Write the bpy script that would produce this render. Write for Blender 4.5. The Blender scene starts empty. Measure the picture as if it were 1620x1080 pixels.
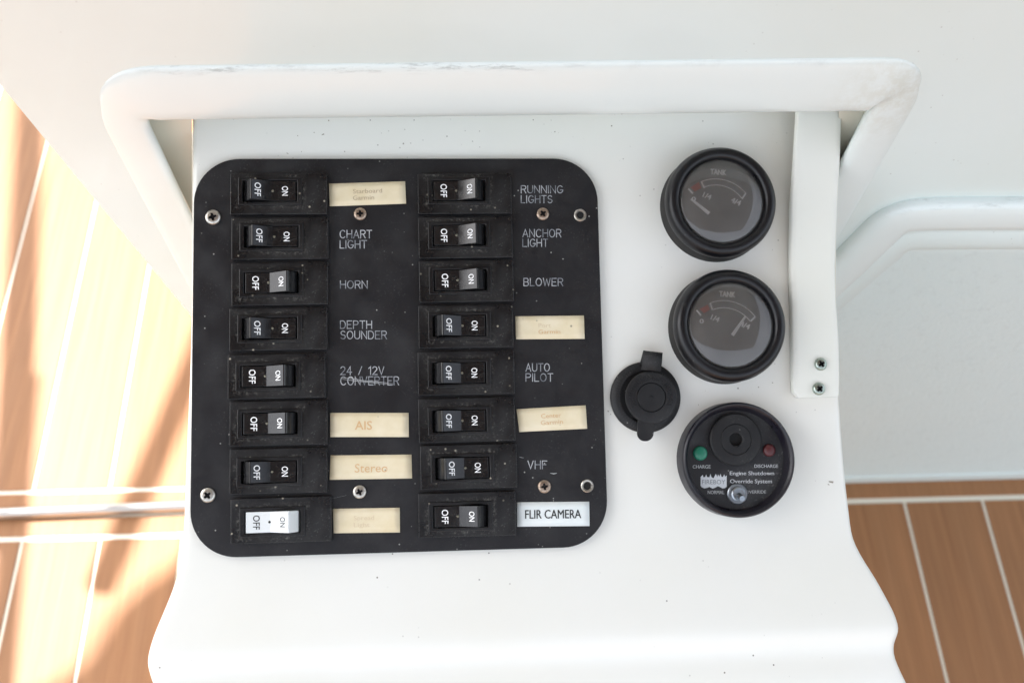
import bpy, bmesh, math, random
from mathutils import Matrix, Vector, noise
R = random.Random(7)
scn = bpy.context.scene
col = scn.collection
# ------------------------------------------------------------------ camera (deck is z=0, x to the right, y forward)
HC = 0.95
FPX = 1585.0
BX = Vector((0.99937, -0.02026, 0.02899)); BY = Vector((-0.03201, -0.86697, 0.49734)); BZ = Vector((0.01506, -0.49795, -0.86707))
CW = Matrix((BX, BY, BZ))                       # camera (x right, y down, z ahead) -> world
CAM = Vector((0, 0, HC))
cd = bpy.data.cameras.new('camera'); cam = bpy.data.objects.new('camera', cd); col.objects.link(cam)
cx_, cy_, cz_ = CW.col[0].normalized(), -CW.col[1].normalized(), -CW.col[2].normalized()
cam.matrix_world = Matrix(((cx_.x, cy_.x, cz_.x, 0), (cx_.y, cy_.y, cz_.y, 0), (cx_.z, cy_.z, cz_.z, HC), (0, 0, 0, 1)))
cd.sensor_width = 36; cd.lens = FPX / 1620 * 36; cd.clip_start = 0.01; cd.clip_end = 200
cd.dof.use_dof = True; cd.dof.focus_distance = 0.478; cd.dof.aperture_fstop = 9.0
scn.camera = cam
# ------------------------------------------------------------------ light
S = Vector((-0.62, 0.25, 0.74)).normalized()    # towards the sun
EL = math.asin(S.z); AZ = math.atan2(S.x, S.y)
w = bpy.data.worlds.new('World'); scn.world = w; w.use_nodes = True
nt = w.node_tree; bg = nt.nodes['Background']
sky = nt.nodes.new('ShaderNodeTexSky'); sky.sky_type = 'NISHITA'; sky.sun_disc = False
sky.sun_elevation = EL; sky.sun_rotation = AZ; sky.air_density = 1.0; sky.dust_density = 3.0; sky.ozone_density = 1.0
hs = nt.nodes.new('ShaderNodeHueSaturation'); hs.inputs['Saturation'].default_value = 0.34
nt.links.new(sky.outputs[0], hs.inputs['Color']); nt.links.new(hs.outputs[0], bg.inputs['Color'])
bg.inputs['Strength'].default_value = 0.13
sl = bpy.data.lights.new('sun', 'SUN'); sl.energy = 4.6; sl.angle = math.radians(0.5); sl.color = (1, 0.96, 0.92)
so = bpy.data.objects.new('sun', sl); col.objects.link(so); so.rotation_euler = S.to_track_quat('Z', 'Y').to_euler(); so.location = S * 6
scn.view_settings.view_transform = 'Standard'; scn.view_settings.look = 'None'
scn.view_settings.exposure = 2.08; scn.view_settings.gamma = 1

# ------------------------------------------------------------------ where things stand
EX = Vector((0.99907, 0.01619, -0.04003)); EY = Vector((0.00104, 0.91376, 0.40626)); EZ = EX.cross(EY).normalized(); EY = EZ.cross(EX).normalized()
PO = CAM + Vector((-0.136886, 0.320191, -0.375887))     # top left corner of the switch plate
MP = Matrix(((EX.x, EY.x, EZ.x, PO.x), (EX.y, EY.y, EZ.y, PO.y), (EX.z, EY.z, EZ.z, PO.z), (0, 0, 0, 1)))
MI = MP.inverted()
def ray(x, y): return CW @ Vector((x - 810, y - 540, FPX))
def pp(x, y, z=0.0):
    "measured point -> coordinates on the sloping panel, z above the plate's face"
    c = MI @ CAM; d = MI.to_3x3() @ ray(x, y); t = (z - c.z) / d.z
    p = c + d * t; return Vector((p.x, p.y, z))
def wy(x, y, Y):
    d = ray(x, y); return CAM + d * (Y / d.y)
def wz(x, y, Z=0.0):
    d = ray(x, y); return CAM + d * ((Z - HC) / d.z)
PODZ = -0.003
Y0 = 0.322

# ------------------------------------------------------------------ materials
def mat(name, color, rough=0.5, metal=0.0, coat=0.0, spec=0.5):
    m = bpy.data.materials.new(name); m.use_nodes = True
    b = m.node_tree.nodes['Principled BSDF']
    b.inputs['Base Color'].default_value = (*color, 1); b.inputs['Roughness'].default_value = rough
    b.inputs['Metallic'].default_value = metal; b.inputs['Coat Weight'].default_value = coat
    b.inputs['Specular IOR Level'].default_value = spec
    return m
class N:
    "small node helper"
    def __init__(s, m): s.t = m.node_tree; s.b = s.t.nodes['Principled BSDF']; s.tc = s.t.nodes.new('ShaderNodeTexCoord')
    def new(s, k, **kw):
        n = s.t.nodes.new(k)
        for a, v in kw.items(): setattr(n, a, v)
        return n
    def link(s, a, b): s.t.links.new(a, b)
    def coord(s, scale=(1, 1, 1), loc=(0, 0, 0)):
        n = s.new('ShaderNodeMapping'); n.inputs['Scale'].default_value = scale; n.inputs['Location'].default_value = loc
        s.link(s.tc.outputs['Object'], n.inputs[0]); return n.outputs[0]
    def noise(s, sc, detail=4, co=None, rough=.5):
        n = s.new('ShaderNodeTexNoise'); n.inputs['Scale'].default_value = sc; n.inputs['Detail'].default_value = detail; n.inputs['Roughness'].default_value = rough
        s.link(co or s.tc.outputs['Object'], n.inputs['Vector']); return n.outputs['Fac']
    def ramp(s, f, a, b, va=0.0, vb=1.0):
        n = s.new('ShaderNodeMapRange'); n.inputs['From Min'].default_value = a; n.inputs['From Max'].default_value = b
        n.inputs['To Min'].default_value = va; n.inputs['To Max'].default_value = vb; n.clamp = True
        s.link(f, n.inputs['Value']); return n.outputs[0]
    def mul(s, a, b, op='MULTIPLY'):
        n = s.new('ShaderNodeMath'); n.operation = op; n.use_clamp = True
        for i, v in enumerate((a, b)):
            if isinstance(v, (int, float)): n.inputs[i].default_value = v
            else: s.link(v, n.inputs[i])
        return n.outputs[0]
    def mix(s, f, a, b):
        n = s.new('ShaderNodeMix'); n.data_type = 'RGBA'
        if isinstance(f, (int, float)): n.inputs[0].default_value = f
        else: s.link(f, n.inputs[0])
        for i, v in ((6, a), (7, b)):
            if isinstance(v, tuple): n.inputs[i].default_value = (*v, 1)
            else: s.link(v, n.inputs[i])
        return n.outputs[2]
    def bump(s, h, strength, dist):
        n = s.new('ShaderNodeBump'); n.inputs['Strength'].default_value = strength; n.inputs['Distance'].default_value = dist
        s.link(h, n.inputs['Height']); s.link(n.outputs[0], s.b.inputs['Normal'])
    def specks(s, sc, size, keep, co=None):
        "sparse small dots: size in cells, keep = share of cells that hold one"
        v = s.new('ShaderNodeTexVoronoi'); v.inputs['Scale'].default_value = sc
        s.link(co or s.tc.outputs['Object'], v.inputs['Vector'])
        sep = s.new('ShaderNodeSeparateColor'); s.link(v.outputs['Color'], sep.inputs[0])
        a = s.ramp(v.outputs['Distance'], size, size * .5)
        k = s.ramp(sep.outputs[0], keep, keep * .6)
        return s.mul(a, k)

def gelcoat(name, base, dirt=0.5, rough=.3):
    m = mat(name, base, rough, coat=.3); n = N(m)
    blot = n.noise(9, 5); c = n.mix(n.ramp(blot, .35, .7), base, tuple(x * y for x, y in zip(base, (.97, .965, .94))))
    sy = n.new('ShaderNodeSeparateXYZ'); n.link(n.tc.outputs['Object'], sy.inputs[0])
    sp = n.mul(n.mul(n.specks(420, .22, .05), n.ramp(n.noise(14, 2), .5, .62)), dirt)
    if name == 'pod_gelcoat':
        top = n.mul(n.mul(n.specks(560, .24, .06), n.ramp(n.noise(40, 3), .48, .6)), n.ramp(sy.outputs[1], -.004, .006))
        edge = n.mul(n.ramp(sy.outputs[0], .262, .288), n.mul(n.ramp(sy.outputs[1], -.13, -.10), n.ramp(n.noise(30, 4), .3, .7, .25, .6)))
        c = n.mix(edge, c, (.66, .60, .49)); sp = n.mul(sp, top, 'MAXIMUM')
    c = n.mix(sp, c, (.12, .10, .08))
    n.link(c, n.b.inputs['Base Color'])
    n.link(n.ramp(n.noise(18, 3), .3, .7, rough, rough + .05), n.b.inputs['Roughness'])
    n.bump(n.noise(7, 2), .12, .01)
    return m
M_pod = gelcoat('pod_gelcoat', (.82, .82, .775), 1.0)
M_shell = gelcoat('console_gelcoat', (.695, .775, .76), .35)
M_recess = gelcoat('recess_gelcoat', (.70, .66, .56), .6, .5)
# lip with smudges along its seam
M_lip = mat('lip_gelcoat', (.80, .81, .80), .3, coat=.4); n = N(M_lip)
sep = n.new('ShaderNodeSeparateXYZ'); n.link(n.tc.outputs['Object'], sep.inputs[0])
uvn = n.new('ShaderNodeAttribute'); uvn.attribute_name = 'seam'
streak = n.noise(1, 6, n.coord((60, 200, 420)), .75); patch = n.noise(11, 2)
d = n.mul(n.mul(n.ramp(streak, .51, .62), n.ramp(patch, .49, .58)), uvn.outputs['Fac'])
smear = n.mul(n.ramp(n.noise(70, 6, None, .7), .55, .7), n.mul(uvn.outputs['Fac'], .18))
corner = n.new('ShaderNodeAttribute'); corner.attribute_name = 'grime'
gr = n.mul(n.ramp(n.noise(170, 6, None, .7), .40, .60), n.mul(corner.outputs['Fac'], .4))
c = n.mix(n.mul(d, .6), (.725, .79, .77), (.16, .16, .15)); c = n.mix(smear, c, (.3, .3, .28)); c = n.mix(gr, c, (.50, .49, .38))
n.link(c, n.b.inputs['Base Color']); n.bump(n.noise(300, 4), .05, .001)
# textured side wall
M_side = mat('side_gelcoat', (.70, .78, .76), .45); n = N(M_side)
c = n.mix(n.ramp(n.noise(160, 6, None, .7), .55, .75), (.70, .78, .76), (.63, .70, .68)); n.link(c, n.b.inputs['Base Color'])
n.bump(n.noise(420, 3), .35, .002)
# black plate
def black(name, base, rough, dust=1.0, dustc=(.30, .30, .29), ring=False, spec=.5):
    m = mat(name, base, rough, spec=spec); n = N(m)
    haze = n.mul(n.ramp(n.noise(38, 5, None, .65), .45, .75), .05 * dust)
    fine = n.mul(n.ramp(n.noise(900, 3, None, .7), .58, .75), n.mul(n.ramp(n.noise(60, 3), .46, .66), .22 * dust))
    sp = n.mul(n.mul(n.specks(520, .22, .05), n.ramp(n.noise(45, 2), .42, .58)), .9 * dust)
    c = n.mix(haze, base, dustc); c = n.mix(fine, c, dustc); c = n.mix(sp, c, (.45, .44, .41))
    if ring:    # dust gathered round the rocker frame, different on every switch
        q = n.new('ShaderNodeSeparateXYZ'); n.link(n.tc.outputs['Object'], q.inputs[0])
        def absub(o, k):
            a = n.new('ShaderNodeMath'); a.operation = 'ABSOLUTE'; n.link(o, a.inputs[0])
            b = n.new('ShaderNodeMath'); b.operation = 'SUBTRACT'; n.link(a.outputs[0], b.inputs[0]); b.inputs[1].default_value = k; return b.outputs[0]
        mx = n.new('ShaderNodeMath'); mx.operation = 'MAXIMUM'; n.link(absub(q.outputs[0], .0152), mx.inputs[0]); n.link(absub(q.outputs[1], .0070), mx.inputs[1])
        near = n.mul(n.ramp(mx.outputs[0], -.0003, .0001), n.ramp(mx.outputs[0], .0022, .0004))
        oi = n.new('ShaderNodeObjectInfo'); va = n.new('ShaderNodeVectorMath'); va.operation = 'ADD'; n.link(n.tc.outputs['Object'], va.inputs[0]); n.link(oi.outputs['Random'], va.inputs[1])
        smear = n.mul(n.ramp(n.noise(700, 6, va.outputs[0], .75), .50, .72), n.ramp(n.noise(110, 3, va.outputs[0]), .42, .6))
        c = n.mix(n.mul(n.mul(near, smear), .55), c, (.34, .33, .30))
        c = n.mix(n.mul(n.mul(near, n.ramp(n.noise(170, 3, va.outputs[0]), .4, .65)), .02), c, (.34, .33, .29))
        c = n.mix(n.mul(n.specks(430, .26, .06, va.outputs[0]), .8), c, (.42, .38, .30))
    n.link(c, n.b.inputs['Base Color'])
    n.link(n.ramp(n.noise(80, 4), .3, .7, rough - .06, rough + .15), n.b.inputs['Roughness'])
    n.bump(n.noise(1500, 2), .12, .0002)
    return m
M_plate = black('engraved_black_plastic', (.0095, .0092, .0108), .42, 1.0, spec=.38)
M_house = black('black_switch_housing', (.0070, .0070, .0078), .28, 1.2, ring=True, spec=.38)
M_rock = mat('black_rocker', (.008, .008, .009), .16); n = N(M_rock)
c = n.mix(n.mul(n.ramp(n.noise(300, 5, None, .7), .5, .75), .05), (.008, .008, .009), (.3, .3, .28)); n.link(c, n.b.inputs['Base Color'])
n.link(n.ramp(n.noise(200, 3), .3, .7, .12, .22), n.b.inputs['Roughness'])
M_well = mat('dark_gap', (.004, .004, .004), .8)
M_wrock = mat('white_rocker', (.70, .73, .73), .35)
M_rub = black('black_rubber', (.010, .010, .011), .5, 1.0, spec=.35)
M_bez = black('black_bezel', (.0045, .0045, .006), .30, .3, spec=.4)
M_rim = black('black_cup', (.006, .005, .010), .28, .7, spec=.4)
M_body = black('gauge_body', (.016, .015, .014), .6, .4, spec=.35)
M_dial = mat('dial_face', (.135, .130, .124), .6)  # black dial coloured grey to stand in for reflection haze in the glass
M_print = mat('white_print', (.92, .92, .91), .6)
M_dim = mat('worn_engraving', (.33, .34, .36), .7); n = N(M_dim)
n.link(n.mix(n.ramp(n.noise(180, 4), .35, .65), (.50, .51, .53), (.13, .14, .16)), n.b.inputs['Base Color'])
M_dim2 = mat('dim_print', (.36, .37, .37), .7)
M_black = mat('black_print', (.02, .02, .02), .5)
M_red = mat('red_print', (.40, .07, .05), .6)
M_needle = mat('needle_white', (.92, .92, .90), .5)
def tape(name, a, b, amt):
    m = mat(name, a, .55); n = N(m)
    c = n.mix(n.ramp(n.noise(70, 5, None, .6), .35, .7), a, b)
    c = n.mix(n.mul(n.specks(300, .2, .06), .8 * amt), c, (.16, .14, .1)); n.link(c, n.b.inputs['Base Color']); return m
M_tape = tape('yellowed_tape', (.79, .70, .51), (.71, .60, .38), 1)
M_tapew = tape('white_tape', (.76, .80, .79), (.72, .77, .76), .2)
def ink(name, a):
    m = mat(name, a, .6); n = N(m); n.link(n.mix(n.ramp(n.noise(650, 3, None, .6), .55, .82), a, (.75, .66, .46)), n.b.inputs['Base Color']); return m
M_faded = ink('faded_ink', (.66, .42, .21)); M_faded2 = ink('very_faded_ink', (.66, .54, .36)); M_grey_ink = ink('grey_faded_ink', (.45, .34, .22))
def metal(name, colr, rough, rust):
    m = mat(name, colr, rough, 1.0); n = N(m)
    f = n.mul(n.ramp(n.noise(900, 4, None, .7), .5, .68), rust)
    n.link(n.mix(f, colr, (.14, .10, .06)), n.b.inputs['Base Color']); n.link(n.ramp(f, 0, 1, 1, .25), n.b.inputs['Metallic']); return m
M_steel = metal('weathered_steel', (.55, .53, .48), .35, .5)
M_rust = metal('browned_steel', (.42, .33, .26), .4, .75)
M_green = metal('greenish_steel', (.40, .47, .42), .3, .35)
M_chrome = metal('chrome', (.30, .33, .36), .32, .3)
M_nylon = gelcoat('white_nylon', (.80, .805, .745), .2, .45)
M_gled = mat('green_lens', (.01, .15, .09), .35); M_rled = mat('red_lens', (.075, .014, .016), .4)
M_amber = mat('smoked_lens', (.16, .15, .11), .3)
# glass with a pale diffuse film standing in for dust and reflected haze
M_glass = bpy.data.materials.new('gauge_glass'); M_glass.use_nodes = True; t = M_glass.node_tree; t.nodes.clear()
o_ = t.nodes.new('ShaderNodeOutputMaterial'); tr = t.nodes.new('ShaderNodeBsdfTransparent'); gl = t.nodes.new('ShaderNodeBsdfGlossy'); df = t.nodes.new('ShaderNodeBsdfDiffuse')
gl.inputs['Roughness'].default_value = .03; df.inputs['Color'].default_value = (.72, .70, .66, 1)
fr = t.nodes.new('ShaderNodeFresnel'); fr.inputs['IOR'].default_value = 1.75
m1 = t.nodes.new('ShaderNodeMixShader'); m2 = t.nodes.new('ShaderNodeMixShader')
nz = t.nodes.new('ShaderNodeTexNoise'); nz.inputs['Scale'].default_value = 60; nz.inputs['Detail'].default_value = 6
tcg = t.nodes.new('ShaderNodeTexCoord'); t.links.new(tcg.outputs['Object'], nz.inputs['Vector'])
mr = t.nodes.new('ShaderNodeMapRange'); mr.inputs['From Min'].default_value = .3; mr.inputs['From Max'].default_value = .7; mr.inputs['To Min'].default_value = .06; mr.inputs['To Max'].default_value = .12
t.links.new(nz.outputs['Fac'], mr.inputs['Value']); t.links.new(mr.outputs[0], m1.inputs[0]); t.links.new(tr.outputs[0], m1.inputs[1]); t.links.new(df.outputs[0], m1.inputs[2])
t.links.new(fr.outputs[0], m2.inputs[0]); t.links.new(m1.outputs[0], m2.inputs[1]); t.links.new(gl.outputs[0], m2.inputs[2]); t.links.new(m2.outputs[0], o_.inputs[0])
# deck
M_teak = mat('synthetic_teak', (.36, .18, .09), .6); n = N(M_teak)
oi = n.new('ShaderNodeObjectInfo')
g = n.noise(1, 6, n.coord((160, 5, 5)), .65); g2 = n.noise(1, 4, n.coord((28, 2.2, 3)), .5)
c = n.mix(n.ramp(g, .3, .7), (.37, .172, .070), (.245, .106, .039)); c = n.mix(n.mul(n.ramp(g2, .35, .7), .45), c, (.27, .135, .06))
v = n.new('ShaderNodeHueSaturation'); n.link(n.ramp(oi.outputs['Random'], 0, 1, .88, 1.1), v.inputs['Value']); n.link(c, v.inputs['Color'])
n.link(v.outputs[0], n.b.inputs['Base Color']); n.bump(g, .3, .001)
M_caulk = mat('cream_caulk', (.80, .76, .64), .6)
M_shade_roof = mat('shade_roof_grey', (.24, .245, .25), .6)  # added roof, grey chosen to dim its reflection and bounce on the panel
M_trim = metal('pale_metal_trim', (.50, .48, .45), .35, .1)

# ------------------------------------------------------------------ builders
def link(name, me, m, parent=None, smooth=None, bevel=0.0, seg=2):
    o = bpy.data.objects.new(name, me); col.objects.link(o)
    if m and not me.materials: me.materials.append(m)
    if parent: o.parent = parent
    if smooth is not None:
        for p in me.polygons: p.use_smooth = True
        me.set_sharp_from_angle(angle=math.radians(smooth))
    if bevel:
        b = o.modifiers.new('edge', 'BEVEL'); b.width = bevel; b.segments = seg; b.limit_method = 'ANGLE'; b.angle_limit = math.radians(40); b.harden_normals = True
    return o
def mesh(vs, fs):
    me = bpy.data.meshes.new('mesh'); me.from_pydata([tuple(v) for v in vs], [], fs); me.update(); return me
def bmfix(me):
    bm = bmesh.new(); bm.from_mesh(me); bmesh.ops.recalc_face_normals(bm, faces=bm.faces); bm.to_mesh(me); bm.free(); return me
def obj(name, vs, fs, m, parent=None, smooth=None, bevel=0.0, fix=True, seg=2):
    me = mesh(vs, fs)
    if fix: bmfix(me)
    return link(name, me, m, parent, smooth, bevel, seg)
def empty(name, mx):
    o = bpy.data.objects.new(name, None); col.objects.link(o); o.matrix_world = mx; o.empty_display_size = .01; return o
def tag(o, label=None, cat=None, group=None, kind=None):
    for k, v in (('label', label), ('category', cat), ('group', group), ('kind', kind)):
        if v: o[k] = v
    return o
def lathe(prof, seg=64, close=False):
    vs = []; fs = []; k = len(prof)
    for i in range(seg):
        a = 2 * math.pi * i / seg
        for r, z in prof: vs.append((r * math.cos(a), r * math.sin(a), z))
    for i in range(seg):
        j = (i + 1) % seg
        for q in range(k - 1): fs.append((i * k + q, j * k + q, j * k + q + 1, i * k + q + 1))
    me = mesh(vs, fs); bm = bmesh.new(); bm.from_mesh(me)
    bmesh.ops.remove_doubles(bm, verts=bm.verts, dist=1e-7); bmesh.ops.recalc_face_normals(bm, faces=bm.faces); bm.to_mesh(me); bm.free()
    return me
def fillet(p, r, n=6):
    "round every corner of a closed 2D loop; r number or list"
    out = []
    for i, b in enumerate(p):
        rr = r[i] if isinstance(r, (list, tuple)) else r
        a, c = Vector(p[i - 1]), Vector(p[(i + 1) % len(p)]); b = Vector(b)
        if rr <= 0: out.append(b); continue
        u = (a - b).normalized(); v = (c - b).normalized(); ang = u.angle(v); dd = min(rr / math.tan(ang / 2), .49 * (a - b).length, .49 * (c - b).length); rr = dd * math.tan(ang / 2)
        cen = b + (u + v).normalized() * (rr / math.sin(ang / 2)); s = b + u * dd - cen; e = b + v * dd - cen
        tot = s.angle_signed(e)
        for q in range(n + 1):
            th = -tot * q / n; out.append(cen + Vector((s.x * math.cos(th) - s.y * math.sin(th), s.x * math.sin(th) + s.y * math.cos(th))))
    return out
def prism(loop, z0, z1, holes=()):
    "solid between z0 and z1 with an outer loop and optional holes (2D points)"
    from mathutils.geometry import tessellate_polygon
    lps = [[Vector((p[0], p[1], 0)) for p in lp] for lp in (loop, *holes)]
    tris = tessellate_polygon(lps); flat = [p for lp in lps for p in lp]; tot = len(flat)
    bm = bmesh.new()
    V = [bm.verts.new((p.x, p.y, z)) for z in (z0, z1) for p in flat]
    caps = []
    for t in tris:
        for o_ in (0, tot):
            try: caps.append(bm.faces.new([V[o_ + i] for i in t]))
            except ValueError: pass
    k = 0
    for lp in lps:
        for i in range(len(lp)):
            j = (i + 1) % len(lp)
            bm.faces.new((V[k + i], V[k + j], V[tot + k + j], V[tot + k + i]))
        k += len(lp)
    bmesh.ops.recalc_face_normals(bm, faces=bm.faces)
    bmesh.ops.dissolve_limit(bm, angle_limit=.001, verts=bm.verts, edges=bm.edges) if not holes else None
    me = bpy.data.meshes.new('mesh'); bm.to_mesh(me); bm.free(); return me
def rect(x0, y0, x1, y1): return [(x0, y0), (x1, y0), (x1, y1), (x0, y1)]
def circ(r, n=24, c=(0, 0)): return [(c[0] + r * math.cos(2 * math.pi * i / n), c[1] + r * math.sin(2 * math.pi * i / n)) for i in range(n)]
def tube(path, r, seg=20, flat=1.0, caps=True, up=None, ex=1.0):
    vs = []; fs = []; n = len(path); prev = None
    for i, p in enumerate(path):
        tn = (path[min(i + 1, n - 1)] - path[max(i - 1, 0)]).normalized()
        a = (up or Vector((0, -1, 0))).cross(tn).normalized() if prev is None or up else (prev - tn * prev.dot(tn)).normalized()
        prev = a; b = tn.cross(a)
        for k in range(seg):
            th = 2 * math.pi * k / seg; q_ = r[i] if isinstance(r, list) else r; vs.append(p + a * (q_ * math.copysign(abs(math.cos(th)) ** ex, math.cos(th))) + b * (q_ * flat * math.copysign(abs(math.sin(th)) ** ex, math.sin(th))))
    for i in range(n - 1):
        for k in range(seg):
            l = (k + 1) % seg; fs.append((i * seg + k, i * seg + l, (i + 1) * seg + l, (i + 1) * seg + k))
    if caps: fs += [tuple(range(seg)), tuple((n - 1) * seg + k for k in range(seg))]
    return vs, fs
def bez(pts, rad, n=8):
    "rounded open polyline in 3D"
    out = [pts[0]]
    for i in range(1, len(pts) - 1):
        a, b, c = pts[i - 1], pts[i], pts[i + 1]; rr = rad[i - 1]
        u = b + (a - b).normalized() * min(rr, .49 * (a - b).length); v = b + (c - b).normalized() * min(rr, .49 * (c - b).length)
        for q in range(n + 1): s = q / n; out.append(u * (1 - s) ** 2 + b * 2 * s * (1 - s) + v * s * s)
    out.append(pts[-1]); return out
def sub(pts, d):
    out = []
    for a, b in zip(pts, pts[1:]):
        k = max(1, int((b - a).length / d)); out += [a.lerp(b, i / k) for i in range(k)]
    return out + [pts[-1]]

# text: built-in face, fitted to a box; returns verts, faces with x along the writing
_tc = {}
def glyphs(s, bold=0.0, sp=1.0):
    key = (s, bold, sp)
    if key in _tc: return _tc[key]
    c = bpy.data.curves.new('t', 'FONT'); c.body = s; c.size = 1; c.offset = bold; c.space_character = sp; c.resolution_u = 3; c.space_line = .9
    o = bpy.data.objects.new('t', c); col.objects.link(o); bpy.context.view_layer.update()
    me = bpy.data.meshes.new_from_object(o.evaluated_get(bpy.context.evaluated_depsgraph_get()))
    vs = [v.co.copy() for v in me.vertices]; fs = [tuple(p.vertices) for p in me.polygons]
    bpy.data.objects.remove(o); bpy.data.curves.remove(c); bpy.data.meshes.remove(me)
    x0 = min(v.x for v in vs); x1 = max(v.x for v in vs); y0 = min(v.y for v in vs); y1 = max(v.y for v in vs)
    vs = [((v.x - x0) / (x1 - x0), (v.y - y0) / (y1 - y0)) for v in vs]
    _tc[key] = (vs, fs); return _tc[key]
def text(name, s, m, parent, org, du, dv, bold=0.0, sp=1.0, strike=0.0):
    "org = lower left corner, du/dv = vectors along the width and the height"
    vs, fs = glyphs(s, bold, sp); org, du, dv = Vector(org), Vector(du), Vector(dv)
    V = [org + du * u + dv * v for u, v in vs]; F = list(fs)
    for k, sh_ in enumerate(((strike, 0), (-strike, 0), (strike * .5, strike * .5)) if strike else ()):
        off = du.normalized() * sh_[0] + dv.normalized() * sh_[1] + Vector((0, 0, .000004 * (k + 1))); b0 = len(vs) * (k + 1)
        V += [org + du * u + dv * v + off for u, v in vs]; F += [tuple(i + b0 for i in f) for f in fs]
    return link(name, mesh(V, F), m, parent)
# single-stroke engraving alphabet on a 0..1 grid
def _arc(cx, cy, rx, ry, a0, a1, n=8): return [(cx + rx * math.cos(math.radians(a0 + (a1 - a0) * i / n)), cy + ry * math.sin(math.radians(a0 + (a1 - a0) * i / n))) for i in range(n + 1)]
GL = {'A': (.72, [[(0, 0), (.36, 1), (.72, 0)], [(.12, .34), (.60, .34)]]),
 'B': (.62, [[(0, 0), (0, 1), (.36, 1)] + _arc(.36, .76, .22, .24, 90, -90) + [(0, .52)], [(.36, .52)] + _arc(.38, .26, .24, .26, 90, -90) + [(0, 0)]]),
 'C': (.70, [_arc(.37, .5, .37, .5, 45, 315, 14)]),
 'D': (.66, [[(0, 0), (0, 1), (.30, 1)] + _arc(.30, .5, .36, .5, 90, -90, 10) + [(0, 0)]]),
 'E': (.58, [[(.58, 0), (0, 0), (0, 1), (.58, 1)], [(0, .52), (.46, .52)]]),
 'F': (.56, [[(0, 0), (0, 1), (.56, 1)], [(0, .52), (.44, .52)]]),
 'G': (.72, [_arc(.37, .5, .37, .5, 45, 345, 14) + [(.72, .42), (.42, .42)]]),
 'H': (.66, [[(0, 0), (0, 1)], [(.66, 0), (.66, 1)], [(0, .52), (.66, .52)]]),
 'I': (.05, [[(.02, 0), (.02, 1)]]), 'L': (.52, [[(0, 1), (0, 0), (.52, 0)]]),
 'N': (.66, [[(0, 0), (0, 1), (.66, 0), (.66, 1)]]), 'O': (.74, [_arc(.37, .5, .37, .5, 0, 360, 18)]),
 'P': (.62, [[(0, 0), (0, 1), (.36, 1)] + _arc(.36, .75, .26, .25, 90, -90) + [(0, .50)]]),
 'R': (.62, [[(0, 0), (0, 1), (.36, 1)] + _arc(.36, .75, .26, .25, 90, -90) + [(0, .50)], [(.34, .50), (.62, 0)]]),
 'S': (.60, [_arc(.30, .75, .27, .25, 30, 270, 8) + _arc(.30, .25, .30, .25, 90, -150, 8)]),
 'T': (.64, [[(0, 1), (.64, 1)], [(.32, 1), (.32, 0)]]),
 'U': (.66, [[(0, 1), (0, .34)] + _arc(.33, .33, .33, .33, 180, 360, 8) + [(.66, 1)]]),
 'V': (.66, [[(0, 1), (.33, 0), (.66, 1)]]), 'W': (.92, [[(0, 1), (.22, 0), (.46, .9), (.70, 0), (.92, 1)]]),
 '1': (.26, [[(0, .78), (.24, 1), (.24, 0)]]),
 '2': (.56, [_arc(.28, .72, .27, .28, 160, -30, 8) + [(0, 0), (.58, 0)]]),
 '4': (.60, [[(.42, 0), (.42, 1), (0, .3), (.60, .3)]]), '/': (.40, [[(0, 0), (.40, 1)]]), ' ': (.42, [])}
def engrave(parent, s, box, m, wd=.00040):
    x0, y0, x1, y1 = box; a = pp(x0, y1); b = pp(x1, y1); c = pp(x0, y0)
    tot = sum(GL[k][0] for k in s) + .24 * (len(s) - 1); du = (b - a) / tot; dv = c - a
    vs = []; fs = []; u = 0
    for k in s:
        wdt, strokes = GL[k]
        for st in strokes:
            P = [a + du * (u + q[0]) + dv * q[1] for q in st]; P = [Vector((p.x, p.y, .00003)) for p in P]; base = len(vs); hw = wd / 2
            for i, p in enumerate(P):
                t1 = (P[min(i + 1, len(P) - 1)] - p); t0 = (p - P[max(i - 1, 0)])
                if t1.length < 1e-9: t1 = t0
                if t0.length < 1e-9: t0 = t1
                t0 = t0.normalized(); t1 = t1.normalized(); tt = (t0 + t1)
                tt = tt.normalized() if tt.length > .2 else t1
                nn = Vector((-tt.y, tt.x, 0)); k2 = 1 / max(.45, nn.dot(Vector((-t1.y, t1.x, 0))))
                e = tt * (hw if i == len(P) - 1 else -hw if i == 0 else 0)
                vs += [p + e + nn * hw * k2, p + e - nn * hw * k2]
            fs += [(base + 2 * i, base + 2 * i + 1, base + 2 * i + 3, base + 2 * i + 2) for i in range(len(P) - 1)]
        u += wdt + .24
    o = obj('engraved_lettering', vs, fs, m, parent, fix=False); return o

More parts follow.
